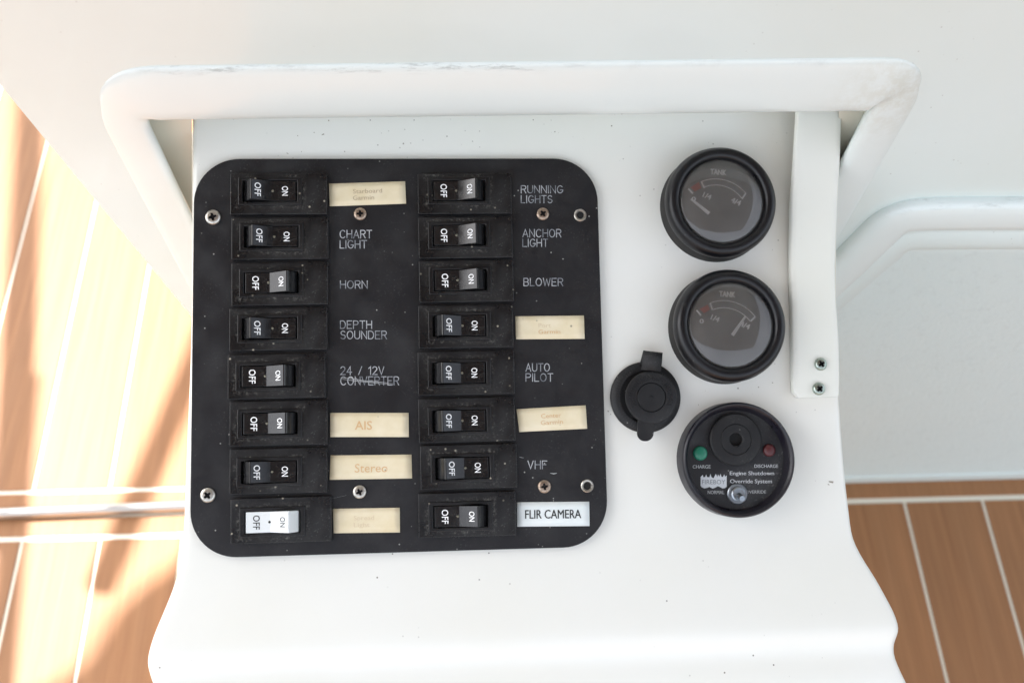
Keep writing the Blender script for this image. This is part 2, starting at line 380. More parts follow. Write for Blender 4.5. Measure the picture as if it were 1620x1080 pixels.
def screw(name, r, m, parent, at, rot=0.0, dome=.35):
    "pan head with a sunk cross"
    h = r * dome; me = lathe([(r, -.0004), (r, h * .35), (r * .93, h * .62), (r * .78, h * .88), (r * .62, h)], 32)
    bm = bmesh.new(); bm.from_mesh(me)
    ring = [bm.verts.new((r * .62 * math.cos(2 * math.pi * i / 32), r * .62 * math.sin(2 * math.pi * i / 32), h)) for i in range(32)]
    a = r * .13; L = r * .52; q = []
    for k in range(4):
        c, s = math.cos(rot + k * math.pi / 2), math.sin(rot + k * math.pi / 2)
        q += [(c * x - s * y, s * x + c * y) for x, y in ((L, -a), (L, a), (a * 1.5, a * 1.5))]
    top = [bm.verts.new((x, y, h)) for x, y in q]; bot = [bm.verts.new((x * .75, y * .75, h - r * .5)) for x, y in q]
    es = [bm.edges.new((ring[i], ring[(i + 1) % 32])) for i in range(32)] + [bm.edges.new((top[i], top[(i + 1) % 12])) for i in range(12)]
    bmesh.ops.triangle_fill(bm, use_beauty=True, edges=es)
    for i in range(12): bm.faces.new((top[i], top[(i + 1) % 12], bot[(i + 1) % 12], bot[i]))
    fb = bm.faces.new(bot)
    for f_ in bm.faces: f_.smooth = True
    bmesh.ops.remove_doubles(bm, verts=bm.verts, dist=1e-6); bmesh.ops.recalc_face_normals(bm, faces=bm.faces)
    me.materials.append(m); me.materials.append(M_well)
    for f_ in bm.faces:
        if max(v.co.xy.length for v in f_.verts) < r * .56 and min(v.co.z for v in f_.verts) < h - r * .3: f_.material_index = 1
    bm.to_mesh(me); bm.free()
    o = link(name, me, None, parent, smooth=35); o.location = at; return o

# ================================================================== THE SETTING: deck
deck = empty('deck', Matrix.Identity(4)); tag(deck, 'teak coloured boat deck with pale seams', None, kind='structure')
obj('caulk_bed', [(-1.12, -2.4, -.0010), (1.60, -2.4, -.0010), (1.60, 3.4, -.0010), (-1.12, 3.4, -.0010)], [(0, 1, 2, 3)], M_caulk, deck)
xs = [-.3775 - .0755 * k for k in range(9, 0, -1)] + [-.3775 + .0799 * k for k in range(11)] + [.4215 + .0797 * k for k in range(1, 14)]
def plank(x0, x1, y0, y1):
    g = .0013
    vs = [(x0 + g, y0 + g, -.0012), (x1 - g, y0 + g, -.0012), (x1 - g, y1 - g, -.0012), (x0 + g, y1 - g, -.0012)]
    b = .0006; vs += [(x0 + g + b, y0 + g + b, 0), (x1 - g - b, y0 + g + b, 0), (x1 - g - b, y1 - g - b, 0), (x0 + g + b, y1 - g - b, 0)]
    cx = (x0 + x1) / 2; cy = (y0 + y1) / 2; vs = [(a - cx, c - cy, z) for a, c, z in vs]
    o = obj('plank', vs, [(4, 5, 6, 7), (0, 1, 5, 4), (1, 2, 6, 5), (2, 3, 7, 6), (3, 0, 4, 7)], M_teak, deck, fix=False)
    o.location = (cx, cy, 0); return o
for a, b in zip(xs, xs[1:]):
    left = b < .1
    y_end = .3335 if left else .3505
    plank(a, b, -2.4, y_end)
    if left: plank(a, b, .3835, 3.4)
plank(-1.05, .1, .3355, .3565); plank(-1.05, .1, .3615, .3825)
plank(.105, 1.45, .3530, .3762)
# trim lying in the joint at the left
tp = [wz(-400, 829, .005), wz(330, 799, .005)]
v_, f_ = tube(sub(tp, .05), .0078, 16, .7)
trim = tag(obj('deck_trim_rod', v_, f_, M_trim, None, smooth=60), 'pale metal trim rod lying across the sunlit deck planks', 'trim rod')

# right hand side wall, standing on the deck
YW = .3725
wl = [(.14, YW, 0), (2.2, YW, 0), (2.2, YW, .60), (.14, YW, .60)]
sw = empty('side_wall', Matrix.Identity(4)); tag(sw, 'grey textured side wall between the white console and the deck on the right', 'wall')
me_ = prism(rect(.14, .014, 2.2, .62), -.05, 0); me_.transform(Matrix(((1, 0, 0, 0), (0, 0, -1, YW), (0, 1, 0, 0), (0, 0, 0, 1))))
link('wall_panel', me_, M_side, sw)
me_ = prism(rect(.14, .0, 2.2, .0145), -.052, .002); me_.transform(Matrix(((1, 0, 0, 0), (0, 0, -1, YW), (0, 1, 0, 0), (0, 0, 0, 1))))
link('base_strip', me_, M_shell, sw, bevel=.0015)

# ================================================================== console shell
con = empty('helm_console', Matrix.Identity(4)); tag(con, 'white moulded helm console with a raised lip around its recess', 'console')
def xz(p): return (p.x, p.z)
def W2(x, y, Y=Y0): return xz(wy(x, y, Y))
outer = [W2(-420, -350), W2(0, 134), W2(298, 494), W2(380, 600), W2(1240, 570), W2(1325, 489), W2(1420, 405), W2(1452, 398), W2(2300, 398), W2(2300, -350)]
outer = fillet(outer, [0, .0, .03, .0, .0, .0, .012, .01, 0, 0], 5)
hole = [W2(202, 165), W2(1412, 152), W2(1310, 340), W2(1290, 430), W2(350, 500), W2(300, 408)]
hole = fillet(hole, [.012, .012, 0, 0, 0, 0], 6)
TR = Matrix(((1, 0, 0, 0), (0, 0, 1, Y0), (0, 1, 0, 0), (0, 0, 0, 1)))     # (x, z, depth) -> world
me_ = prism(outer, 0.0, .065, [hole]); me_.transform(TR); bmfix(me_)
link('shell', me_, M_shell, con, bevel=.006, seg=4)
# raised lip around the recess
lp_px = [(352, 505), (300, 405), (178, 152), (300, 147), (1427, 133), (1310, 330), (1262, 420)]
P = [wy(x, y, Y0 + .0008) for x, y in ((346, 490), (174, 145), (1431, 130), (1288, 392))]
path = sub(bez(P, [.026, .015], 12), .006)
rl = []
for k, p in enumerate(path):
    tn = (path[min(k + 1, len(path) - 1)] - path[max(k - 1, 0)]).normalized(); rl.append(0.0104 + .0058 * max(0, abs(tn.x) * 1.6 - .6))
v_, f_ = tube(path, rl, 28, .32, up=Vector((0, -1, 0)), ex=.68)
me_ = bmfix(mesh(v_, f_))
oc = wy(800, 400, Y0)
for i, v in enumerate(me_.vertices):      # the lip stands proud at the opening and runs out flush on the outside
    k = min(i // 28, len(path) - 1); pc = path[k]; tn = (path[min(k + 1, len(path) - 1)] - path[max(k - 1, 0)]).normalized()
    od = Vector((-tn.z, 0, tn.x)); od = od if od.dot(pc - oc) > 0 else -od
    u = max(-1, min(1, (v.co - pc).dot(od) / rl[k])); oy_ = v.co.y - pc.y
    if oy_ < 0: v.co.y = pc.y + oy_ * (1.12 - .62 * ((u + 1) / 2) ** 1.2)
a1 = me_.attributes.new('seam', 'FLOAT', 'POINT'); a2 = me_.attributes.new('grime', 'FLOAT', 'POINT')
cA = wy(1425, 140, Y0)
lz = {}
for i, v in enumerate(me_.vertices):
    pc = path[min(i // 28, len(path) - 1)]; off = v.co - pc
    t_ = max(0, 1 - abs(off.z - .0145) / .0030) if off.y < .004 else 0
    a1.data[i].value = t_ if abs(P[1].x + .03 - pc.x) > 0 and pc.z > P[1].z - .02 else t_ * .2
    a2.data[i].value = max(0, 1 - (v.co - cA).length / .040)
link('lip', me_, M_lip, con, smooth=60)
# caulk line where the lip sections meet, left corner
# lower lip at the right with its cove
P = [wy(x, y, Y0 - .001) for x, y in ((1250, 505), (1418, 340), (1475, 336), (2300, 334))]
path = sub(bez(P, [.012, .012], 10), .008)
v_, f_ = tube(path, .0125, 24, .5, up=Vector((0, -1, 0)), ex=.75); me_ = bmfix(mesh(v_, f_))
a1 = me_.attributes.new('seam', 'FLOAT', 'POINT'); a2 = me_.attributes.new('grime', 'FLOAT', 'POINT')
for i, v in enumerate(me_.vertices):
    pc = path[min(i // 24, len(path) - 1)]; k = min(i // 24, len(path) - 2); tn = (path[k + 1] - path[k]).normalized(); nrm = Vector((-tn.z, 0, tn.x)); off = v.co - pc
    a1.data[i].value = max(0, 1 - abs(off.dot(nrm) - .0112) / .0024) if off.y < .004 else 0
link('lower_lip', me_, M_lip, con, smooth=60)
P = [wy(x, y, Y0 + .004) for x, y in ((1250, 528), (1424, 374), (1475, 372), (2300, 371))]
path = sub(bez(P, [.012, .012], 8), .02)
v_, f_ = tube(path, .0125, 20, .45, up=Vector((0, -1, 0)))
obj('lower_cove', v_, f_, M_shell, con, smooth=60)
# recess walls behind the lip
def strip(name, A, B, n, m, parent):
    vs = []; fs = []
    for i in range(n + 1):
        s = i / n; vs += [A[0].lerp(A[1], s), B[0].lerp(B[1], s)]
    fs = [(2 * i, 2 * i + 1, 2 * i + 3, 2 * i + 2) for i in range(n)]
    me = mesh(vs, fs); return link(name, me, m, parent)
def PW(x, y, z): return MP @ pp(x, y, z)
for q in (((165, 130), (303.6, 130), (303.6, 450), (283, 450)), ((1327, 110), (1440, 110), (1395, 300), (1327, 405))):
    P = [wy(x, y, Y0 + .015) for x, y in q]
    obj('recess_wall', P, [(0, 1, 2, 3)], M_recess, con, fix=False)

# ================================================================== pod that carries panel and gauges
pod = empty('switch_pod', MP); tag(pod, 'white fibreglass pod flaring at its foot and carrying the switch panel and gauges', 'pod')
ST = [(302.5, 40, 1334, 40, 0), (302.5, 120, 1334, 118, 0), (302.5, 200, 1333, 196, 0), (302, 300, 1328, 296, 0), (301.5, 400, 1326, 394, 0), (301, 500, 1326.5, 490, 0), (298, 600, 1328, 586, 0), (293.5, 700, 1333, 682, 0),
 (291, 780, 1340, 760, 0), (288.5, 840, 1347, 815, 0), (286, 872, 1350, 842, .0004), (282, 900, 1356, 862, .0012), (272, 930, 1372, 890, .0026), (260, 960, 1389, 915, .0042), (249, 985, 1404, 943, .0058),
 (239, 1010, 1418, 968, .0075), (233, 1030, 1425, 988, .0086), (230.5, 1045, 1426, 1000, .0084), (231, 1056, 1420, 1013, .0066), (234, 1066, 1417, 1025, .0050), (238, 1080, 1419, 1042, .0052), (248, 1105, 1430, 1066, .0068), (262, 1135, 1446, 1098, .0070),
 (285, 1190, 1475, 1155, .004), (300, 1260, 1490, 1230, -.02), (300, 1330, 1490, 1300, -.08), (300, 1330, 1490, 1300, -.30)]
vs = []; fs = []; RE = .0035; NC = 30; NR = 5
for (lx, ly, rx, ry, z) in ST:
    L = pp(lx, ly, PODZ + z); Q = pp(rx, ry, PODZ + z); d = (Q - L); ln = d.length; d.normalize()
    dn = Vector((0, 0, -1))
    row = [L + dn * .27]
    for k in range(NR + 1):
        th = math.pi / 2 * (1 - k / NR); row.append(L + d * (RE - RE * math.sin(th)) + dn * (RE - RE * math.cos(th)))
    for k in range(1, NC): row.append(L + d * (RE + (ln - 2 * RE) * k / NC))
    for k in range(NR + 1):
        th = math.pi / 2 * (k / NR); row.append(Q - d * (RE - RE * math.sin(th)) + dn * (RE - RE * math.cos(th)))
    row.append(Q + dn * .27); vs += row
W_ = len(row)
for i in range(len(ST) - 1):
    for k in range(W_ - 1): fs.append((i * W_ + k, i * W_ + k + 1, (i + 1) * W_ + k + 1, (i + 1) * W_ + k))
o = obj('pod_shell', vs, fs, M_pod, pod, smooth=50)
ss = o.modifiers.new('soft', 'SUBSURF'); ss.levels = 1; ss.render_levels = 1

# small chips and scuffs on the pod
vs = []; fs = []
for (x, y, rr, st_) in ((1315, 762, .0010, 2.5), (1311, 766, .0006, 1.5), (1216, 886, .0006, 2), (1224, 886, .0004, 1), (1290, 760, .0003, 1), (520, 191, .0006, 1), (511, 213, .0006, 2), (471, 215, .0004, 1), (497, 210, .0003, 2), (545, 240, .0005, 1), (477, 240, .0004, 1), (455, 243, .0003, 3),
    (640, 205, .0003, 2), (840, 250, .0003, 1), (1062, 617, .0005, 1.5), (1116, 618, .0003, 1), (1200, 612, .0007, 1), (1222, 605, .0004, 2), (1222, 395, .0004, 1), (962, 650, .0006, 1), (966, 655, .0004, 1), (1105, 640, .0003, 1), (968, 843, .0003, 1), (780, 873, .0004, 1), (330, 900, .0003, 1)):
    p = pp(x, y, PODZ); b0 = len(vs); a0 = R.uniform(-.5, .5)
    if y > 868: p.z += .0006
    for k in range(7):
        th = 2 * math.pi * k / 7; r_ = rr * R.uniform(.45, 1) * .8; u, v = r_ * st_ * math.cos(th), r_ * math.sin(th)
        vs.append((p.x + u * math.cos(a0) - v * math.sin(a0), p.y + u * math.sin(a0) + v * math.cos(a0), p.z + .00006))
    fs.append(tuple(range(b0, b0 + 7)))
sc_ = obj('scuff_marks', vs, fs, mat('scuff', (.30, .27, .22), .8), pod, fix=False); sc_['kind'] = 'stuff'

# ================================================================== the switch panel
pan = empty('switchboard', MP); tag(pan, 'black switch panel with rounded corners, two columns of rocker switches and label tapes', 'switch panel')
PW_, PH_ = .195, .18868
link('plate', prism(fillet(rect(0, -PH_, PW_, 0), .0215, 14), PODZ - .0002, 0), M_plate, pan, smooth=30, bevel=.0004)
# module outlines and rocker centres as measured
MOD = [  # x0,y0,x1,y1 module | cx,cy rocker | side raised (+1 = ON end) 
 (364, 273.5, 517.5, 340, 426.9, 302.1, -1), (366, 343.7, 519.6, 411, 429.4, 374.3, -1), (366, 414.8, 519, 483.5, 429, 446.9, 1), (362.6, 486.5, 518, 554.6, 426.5, 519.3, -1),
 (360, 559.4, 515, 631, 423.9, 594.8, 1), (363, 633.4, 518.3, 705, 426.6, 669.6, 1), (363, 708.4, 518, 781, 425.9, 746, -1), (364.6, 786, 524.6, 858.6, 430.9, 825.2, 1),
 (661, 274, 809, 339, 725.9, 301.4, 1), (662, 342.8, 811, 409, 726.6, 371.9, 1), (663, 411.5, 812.4, 478.5, 728.2, 443, 1), (662, 482, 812, 551, 727.4, 515, -1),
 (661, 554.7, 813.8, 625, 726.8, 589.8, -1), (662, 628.7, 814.8, 699.6, 727.2, 665.2, -1), (665, 702.5, 818, 773.6, 732, 740, -1), (662, 778, 816.3, 849, 728.8, 816.2, 1)]
HZ = .0030; FZ = .0039
def rocker_mesh(s):
    prof = [(-12.15, -2.6), (-12.15, -.45), (-11.9, -.22), (-1.1, -.22), (-.5, -.05), (7.7, 4.65), (8.1, 4.72), (8.5, 4.4), (10.6, 1.3), (11.7, -.5), (12.1, -2.6)]
    vs = []; n_ = len(prof)
    for yy in (-1, 1):
        for (x, z) in prof:
            hw = 4.78 + .12 * max(0, min(1, x / 8)); vs.append((s * x / 1000, yy * hw / 1000, z / 1000))
    fs = [tuple(range(n_)), tuple(range(n_, 2 * n_))] + [(i, (i + 1) % n_, n_ + (i + 1) % n_, n_ + i) for i in range(n_)]
    me = bmfix(mesh(vs, fs))
    for p in me.polygons: p.use_smooth = True
    me.set_sharp_from_angle(angle=math.radians(18)); return me
RM = {(s, c): rocker_mesh(s) for s in (1, -1) for c in (0, 1)}
for (s, c), me_ in RM.items(): me_.materials.append(M_wrock if c else M_rock)
slope = math.atan2(4.7, 8.2)
def letter_mesh(word, s, m):
    "OFF / ON turned a quarter clockwise, lying on its rocker face"
    onside = word == 'ON'; hi = (s == 1) == onside
    wd, ht = (6.5e-3, 3.15e-3) if word == 'OFF' else (4.6e-3, 2.95e-3)
    vs, fs = glyphs(word, .010, 1.02); out = []
    for u, v in vs:
        y = wd / 2 - u * wd; e = (v - .5) * ht
        if hi: q = 5.1e-3; c_ = q * (1 if s == 1 else -1); xx = c_ + e * math.cos(slope); z = (abs(xx) - .5e-3 * 0) * math.tan(slope) * 1.0
        else: xx = (-7.3e-3 if s == 1 else 7.1e-3) + e; z = -.00022
        if hi: z = -.05e-3 + (abs(xx) + .0005) * (4.7 / 8.2) + .00002
        out.append((xx, y, z + .00006))
    me = mesh(out, fs); me.materials.append(m); return me
LM = {}
for s in (1, -1):
    for wd in ('OFF', 'ON'):
        for wh in (0, 1): LM[(s, wd, wh)] = letter_mesh(wd, s, M_black if wh else M_print)
dotm = lathe([(.0006, -.0002), (.0006, .00012), (.0004, .0002), (0, .00024)], 12)
for p in dotm.polygons: p.use_smooth = True
dotm.materials.append(M_amber)
dotd = dotm.copy(); dotd.materials.clear(); dotd.materials.append(M_well)
for i, (x0, y0, x1, y1, cx, cy, s) in enumerate(MOD):
    a, b, c4, d4 = pp(x0, y0, HZ), pp(x1, y0, HZ), pp(x1, y1, HZ), pp(x0, y1, HZ)
    xa = (a.x + d4.x) / 2; xb = (b.x + c4.x) / 2; ya = (a.y + b.y) / 2 - .0002; yb = (c4.y + d4.y) / 2 + .0002
    cc = pp(cx, cy, FZ); white = i == 7
    ox, oy = .01275, .00515; fx, fy = .0150, .0068
    out = rect(xa - cc.x, yb - cc.y, xb - cc.x, ya - cc.y)
    hole_ = rect(-ox, -oy, ox, oy)
    me_ = prism(out, .00002, HZ, [hole_])
    bm = bmesh.new(); bm.from_mesh(me_)
    m2_ = prism(rect(-fx, -fy, fx, fy), HZ + .00002, FZ, [rect(-ox, -oy, ox, oy)]); bm.from_mesh(m2_)
    bmesh.ops.recalc_face_normals(bm, faces=bm.faces); bm.to_mesh(me_); bm.free()
    ho = link('rocker_switch', me_, M_house, pan, bevel=.00042, seg=3)
    ho.location = (cc.x, cc.y, 0); ho.rotation_euler = (0, 0, math.radians(R.uniform(-.35, .2) + .25))
    if white: ho['label'] = 'switch with a white rocker and black lettering'
    gap = obj('switch_well', [(-ox - .0003, -oy - .0003, .00002), (ox + .0003, -oy - .0003, .00002), (ox + .0003, oy + .0003, .00002), (-ox - .0003, oy + .0003, .00002)], [(0, 1, 2, 3)], M_well, ho, fix=False)
    ro = bpy.data.objects.new('rocker', RM[(s, int(white))]); col.objects.link(ro); ro.parent = ho; ro.location = (0, 0, FZ)
    bv = ro.modifiers.new('edge', 'BEVEL'); bv.width = .00022; bv.segments = 2; bv.limit_method = 'ANGLE'; bv.angle_limit = math.radians(25); bv.harden_normals = True
    for wd in ('OFF', 'ON'):
        lo = bpy.data.objects.new('lettering', LM[(s, wd, int(white))]); col.objects.link(lo); lo.parent = ho; lo.location = (0, 0, FZ)
    dd = bpy.data.objects.new('indicator', dotd if white else dotm); col.objects.link(dd); dd.parent = ho; dd.location = (-s * .0013, 0, FZ - .00022)

for s_, b_, m_ in (('CHART', (538, 364.4, 588, 376.5), M_dim), ('LIGHT', (538, 380.5, 580, 392.6), M_dim), ('HORN', (538.5, 444.2, 581, 456), M_dim), ('DEPTH', (538.5, 507.5, 588, 519.5), M_dim), ('SOUNDER', (539, 523.6, 611.4, 535.8), M_dim),
    ('24 / 12V', (539, 579.8, 607.4, 592.2), M_dim), ('CONVERTER', (539, 595.7, 630.7, 608.6), M_dim), ('RUNNING', (824.5, 294, 890.3, 305.4), M_dim), ('LIGHTS', (824.5, 309.6, 873.4, 321), M_dim),
    ('ANCHOR', (827, 363, 887.4, 375), M_dim), ('LIGHT', (827, 378.4, 866.6, 390), M_dim), ('BLOWER', (828.7, 440.3, 890.3, 452), M_dim), ('AUTO', (832, 575, 869.2, 587), M_dim), ('PILOT', (832, 590.8, 874.6, 602.8), M_dim), ('VHF', (835.2, 728.7, 865.1, 741), M_dim)):
    engrave(pan, s_, b_, m_)
# scratches through the word CONVERTER and two stray nicks
def scratch(pts, wd=.0003):
    vs = []; fs = []; P_ = [pp(x, y) for x, y in pts]
    for i, p in enumerate(P_):
        t = (P_[min(i + 1, len(P_) - 1)] - P_[max(i - 1, 0)]).normalized(); nn = Vector((-t.y, t.x, 0)) * wd * .5 * (.4 if i in (0, len(P_) - 1) else 1)
        vs += [Vector((p.x, p.y, .00006)) + nn, Vector((p.x, p.y, .00006)) - nn]
    obj('scratch', vs, [(2 * i, 2 * i + 1, 2 * i + 3, 2 * i + 2) for i in range(len(P_) - 1)], M_dim2, pan, fix=False)
scratch([(539, 597.5), (556, 598.2), (575, 602), (600, 604), (622, 606.8)]); scratch([(541, 599.5), (560, 602), (590, 605), (615, 608)])
scratch([(870.5, 748), (876, 749), (881, 748)], .0005); scratch([(822, 722.5), (828, 724)], .0005); scratch([(520.5, 789), (548, 783)], .00012)

def tape_(corners, m, lab, lines, bold=0.0):
    P_ = [pp(x, y, .00035) for x, y in corners]        # TL TR BR BL
    c = sum(P_, Vector()) / 4; vs = []; NXg = 10
    top = [P_[0].lerp(P_[1], k / NXg) for k in range(NXg + 1)]; bot = [P_[3].lerp(P_[2], k / NXg) for k in range(NXg + 1)]
    for k in range(NXg + 1):
        lift = .0003 * max(0, 1 - k) + .0001 * max(0, 1 - (NXg - k))
        for q in range(5):
            p = top[k].lerp(bot[k], q / 4); vs.append((p.x, p.y, .00012 + lift * (1 if q in (0, 4) else .8)))
    fs = [(k * 5 + q, k * 5 + q + 1, (k + 1) * 5 + q + 1, (k + 1) * 5 + q) for k in range(NXg) for q in range(4)]
    o = obj('label_tape', vs, fs, m, pan, smooth=60); sol = o.modifiers.new('thick', 'SOLIDIFY'); sol.thickness = .00012; sol.offset = -1
    o['label'] = lab
    ex = (P_[1] - P_[0]).normalized(); ey = (P_[0] - P_[3]).normalized()
    for (s, x0, y0, x1, y1, ink) in lines:
        a = pp(x0, y1, .00035); b = pp(x1, y1, .00035); t = pp(x0, y0, .00035)
        L_ = (b - a).length; H_ = (t - a).length
        text('lettering', s, ink, o, Vector((a.x, a.y, .00034)), ex * L_, ey * H_, bold, strike=.00007 if ink is M_black else 0)
    return o
tape_([(520.5, 290.6), (641, 286.8), (642.5, 322.2), (521.6, 326.4)], M_tape, 'cream label tape with faded lettering in two lines', [('Starboard', 558.5, 299.5, 604.5, 306.3, M_grey_ink), ('Garmin', 558.5, 309.8, 592, 316.8, M_grey_ink)])
tape_([(522.4, 652.7), (646.5, 652.7), (646.8, 691), (522.4, 691)], M_tape, 'cream label tape with three faded capitals', [('AIS', 561.4, 665.5, 588.6, 679.5, M_faded)], .01)
tape_([(523, 720), (651, 718.6), (652, 756.4), (521.4, 758.6)], M_tape, 'largest cream label tape, lettering bleached to orange', [('Stereo', 561, 733.4, 613, 747, M_faded)])
tape_([(526.6, 804.4), (632.4, 802.6), (632.8, 841.8), (528, 843)], M_tape, 'cream label tape whose lettering is almost gone', [('Spread', 560, 815.5, 592, 824.5, M_faded2), ('Light', 560, 826.5, 585, 835.5, M_faded2)])
tape_([(815.2, 500.2), (923.8, 499), (925, 535.8), (816.3, 536.6)], M_tape, 'cream label tape beside the fourth switch, lettering faded', [('Port', 852, 511.5, 871.5, 518, M_faded2), ('Garmin', 852, 521.5, 886.5, 528, M_faded)])
tape_([(817, 646.9), (926.6, 640.8), (929, 677.8), (821.5, 683)], M_tape, 'tilted cream label tape with faded orange lettering', [('Center', 856.5, 654.5, 888, 661.5, M_faded), ('Garmin', 856, 664.8, 891, 672, M_faded)])
tape_([(817.6, 794), (932.2, 793), (932.8, 831.6), (818, 832.6)], M_tapew, 'clean white label tape with black capitals', [('FLIR CAMERA', 831, 806.3, 919.4, 820.2, M_black)], 0)

for (x, y, r, m_, rot) in ((337, 343.8, .0036, M_steel, .25), (328.8, 783, .0034, M_steel, .7), (569.8, 338.6, .00305, M_rust, .05), (568.8, 777.8, .0031, M_steel, .45), (858.8, 338.6, .00305, M_rust, .6), (861.2, 769.2, .0031, M_rust, .15)):
    screw('screw', r, m_, pan, pp(x, y, .0004) * 1.0, rot)
for (x, y) in ((918, 340.3), (929.2, 768.2)):
    me_ = lathe([(.0031, -.0002), (.0031, .0004), (.0027, .0008), (.0021, .0007), (.0017, .0002), (.0017, .00005)], 28)
    e_ = link('eyelet', me_, M_steel, pan, smooth=40); e_.location = pp(x, y, .0004); e_.location.z = 0
    h_ = link('screw_hole', lathe([(.00175, .00006), (0, .00006)], 24), M_well, e_)

# ================================================================== gauges
def at_pod(x, y, h): p = pp(x, y, PODZ + h); return MP @ Matrix.Translation((p.x, p.y, PODZ))
def loc(x, y, h, g):
    "measured point on a plane h above the pod, in the coordinates of the thing g"
    p = pp(x, y, PODZ + h); q = g.matrix_world.inverted() @ (MP @ p); return q
def flat_strip(pts, wd, z):
    vs = []; fs = []
    for i, p in enumerate(pts):
        t = (pts[min(i + 1, len(pts) - 1)] - pts[max(i - 1, 0)]).normalized(); nn = Vector((-t.y, t.x, 0)) * wd / 2
        vs += [(p.x + nn.x, p.y + nn.y, z), (p.x - nn.x, p.y - nn.y, z)]
    return vs, [(2 * i, 2 * i + 1, 2 * i + 3, 2 * i + 2) for i in range(len(pts) - 1)]
def arc3(a, b, c, n=20):
    ax, ay, bx, by, cx, cy = a.x, a.y, b.x, b.y, c.x, c.y
    d = 2 * (ax * (by - cy) + bx * (cy - ay) + cx * (ay - by))
    ux = ((ax * ax + ay * ay) * (by - cy) + (bx * bx + by * by) * (cy - ay) + (cx * cx + cy * cy) * (ay - by)) / d
    uy = ((ax * ax + ay * ay) * (cx - bx) + (bx * bx + by * by) * (ax - cx) + (cx * cx + cy * cy) * (bx - ax)) / d
    r = math.hypot(ax - ux, ay - uy); t0 = math.atan2(ay - uy, ax - ux); t1 = math.atan2(cy - uy, cx - ux)
    if t1 > t0: t1 -= 2 * math.pi
    return [Vector((ux + r * math.cos(t0 + (t1 - t0) * i / n), uy + r * math.sin(t0 + (t1 - t0) * i / n), 0)) for i in range(n + 1)]
def tank_gauge(cx, cy, label, D, ox, oy, needle_over):
    h = .0155; mx = at_pod(cx, cy, h - .0015); g = empty('tank_gauge', mx)
    tag(g, label, 'tank gauge', 'round tank gauges beside the switch panel')
    r = .0273
    link('housing', lathe([(r + .0002, 0), (r - .0001, .0075), (r - .0006, .0092)], 96), M_body, g, smooth=40)
    link('bezel', lathe([(r - .0006, .0090), (r, .0094), (r, .0112), (r - .0006, .0136), (r - .0018, .0152), (r - .0032, .0158), (r - .0048, .0157), (r - .0058, .0149), (r - .0064, .0134), (r - .0064, .0108)], 96), M_bez, g, smooth=50)
    rg = r - .0062; DZ = .0112
    link('dial', lathe([(rg, DZ), (0, DZ)], 64), M_dial, g)
    link('glass', lathe([(rg, .0128), (rg * .97, .0137), (rg * .93, .0142), (rg * .86, .0147), (rg * .7, .0154), (rg * .5, .0159), (rg * .25, .01625), (0, .0163)], 64), M_glass, g, smooth=60)
    q = lambda x, y: loc(ox + x / 5.143, oy + y / 5.143, DZ, g)
    dl = g.children[2] if False else [c for c in g.children if c.name.startswith('dial')][0]
    z = DZ + .00008
    def st(name, pts, wd, m, zz=z): v, f = flat_strip(pts, wd, zz); return obj(name, v, f, m, dl, fix=False)
    O = [q(*p) for p in D['outer']]; I = [q(*p) for p in D['inner']]
    ao = arc3(*O); ai = arc3(*I)
    st('scale_line', ao, .00042, M_print); st('scale_line', ai, .00042, M_print)
    st('scale_mark', [q(*D['t14'][0]), q(*D['t14'][1])], .00085, M_print, z + .00002); st('scale_mark', [q(*D['t0'][0]), q(*D['t0'][1])], .00085, M_print)
    st('scale_mark', [q(*D['end'][0]), q(*D['end'][1])], .00085, M_print, z + .00002)
    R4 = [q(*p) for p in D['red']]; obj('red_zone', [(p.x, p.y, z) for p in R4], [(0, 1, 2, 3)], M_red, dl, fix=False)
    def tx(s, c, w_, h_, bold=.01, deg=-4):
        p = q(*c); w2, h2 = w_ / 5.143 * .000298, h_ / 5.143 * .000298; a = math.radians(deg)
        u = Vector((math.cos(a), math.sin(a), 0)) * w2; v = Vector((-math.sin(a), math.cos(a), 0)) * h2
        text('lettering', s, M_print, dl, Vector((p.x, p.y, z)) - u / 2 - v / 2, u, v, 0, strike=bold * .0042)
    tx('TANK', D['tank'], 134, 46, .04); tx('0', D['c0'], 32, 38, .04); tx('1/4', D['c14'], 70, 46, .03, -24); tx('4/4', D['c44'], 84, 46, .03, -24)
    a, b = [loc(ox + x / 5.143, oy + y / 5.143, DZ + .0008, g) for x, y in D['needle']]
    dr = (b - a).normalized(); nn = Vector((-dr.y, dr.x, 0)); vs = []
    for zz in (DZ + .0006, DZ + .0010):
        for p, w2 in ((a, .00085), (b, .00048)): vs += [(p.x + nn.x * w2, p.y + nn.y * w2, zz), (p.x - nn.x * w2, p.y - nn.y * w2, zz)]
    obj('needle', vs, [(0, 1, 3, 2), (4, 5, 7, 6), (0, 1, 5, 4), (2, 3, 7, 6), (0, 2, 6, 4), (1, 3, 7, 5)], M_needle, dl)
    return g
tank_gauge(1142.5, 318, 'tank gauge at the top, needle resting at zero', dict(outer=[(412, 372), (560, 353), (770, 467)], inner=[(432, 418), (580, 406), (737, 508)], t14=[(408, 370), (432, 425)], t0=[(303, 430), (340, 470)],
    end=[(770, 467), (740, 513)], red=[(322, 420), (388, 376), (410, 424), (354, 455)], tank=(547, 296), c0=(347, 514), c14=(456, 490), c44=(690, 535), needle=[(472, 632), (325, 513)]), 1030, 215, False)
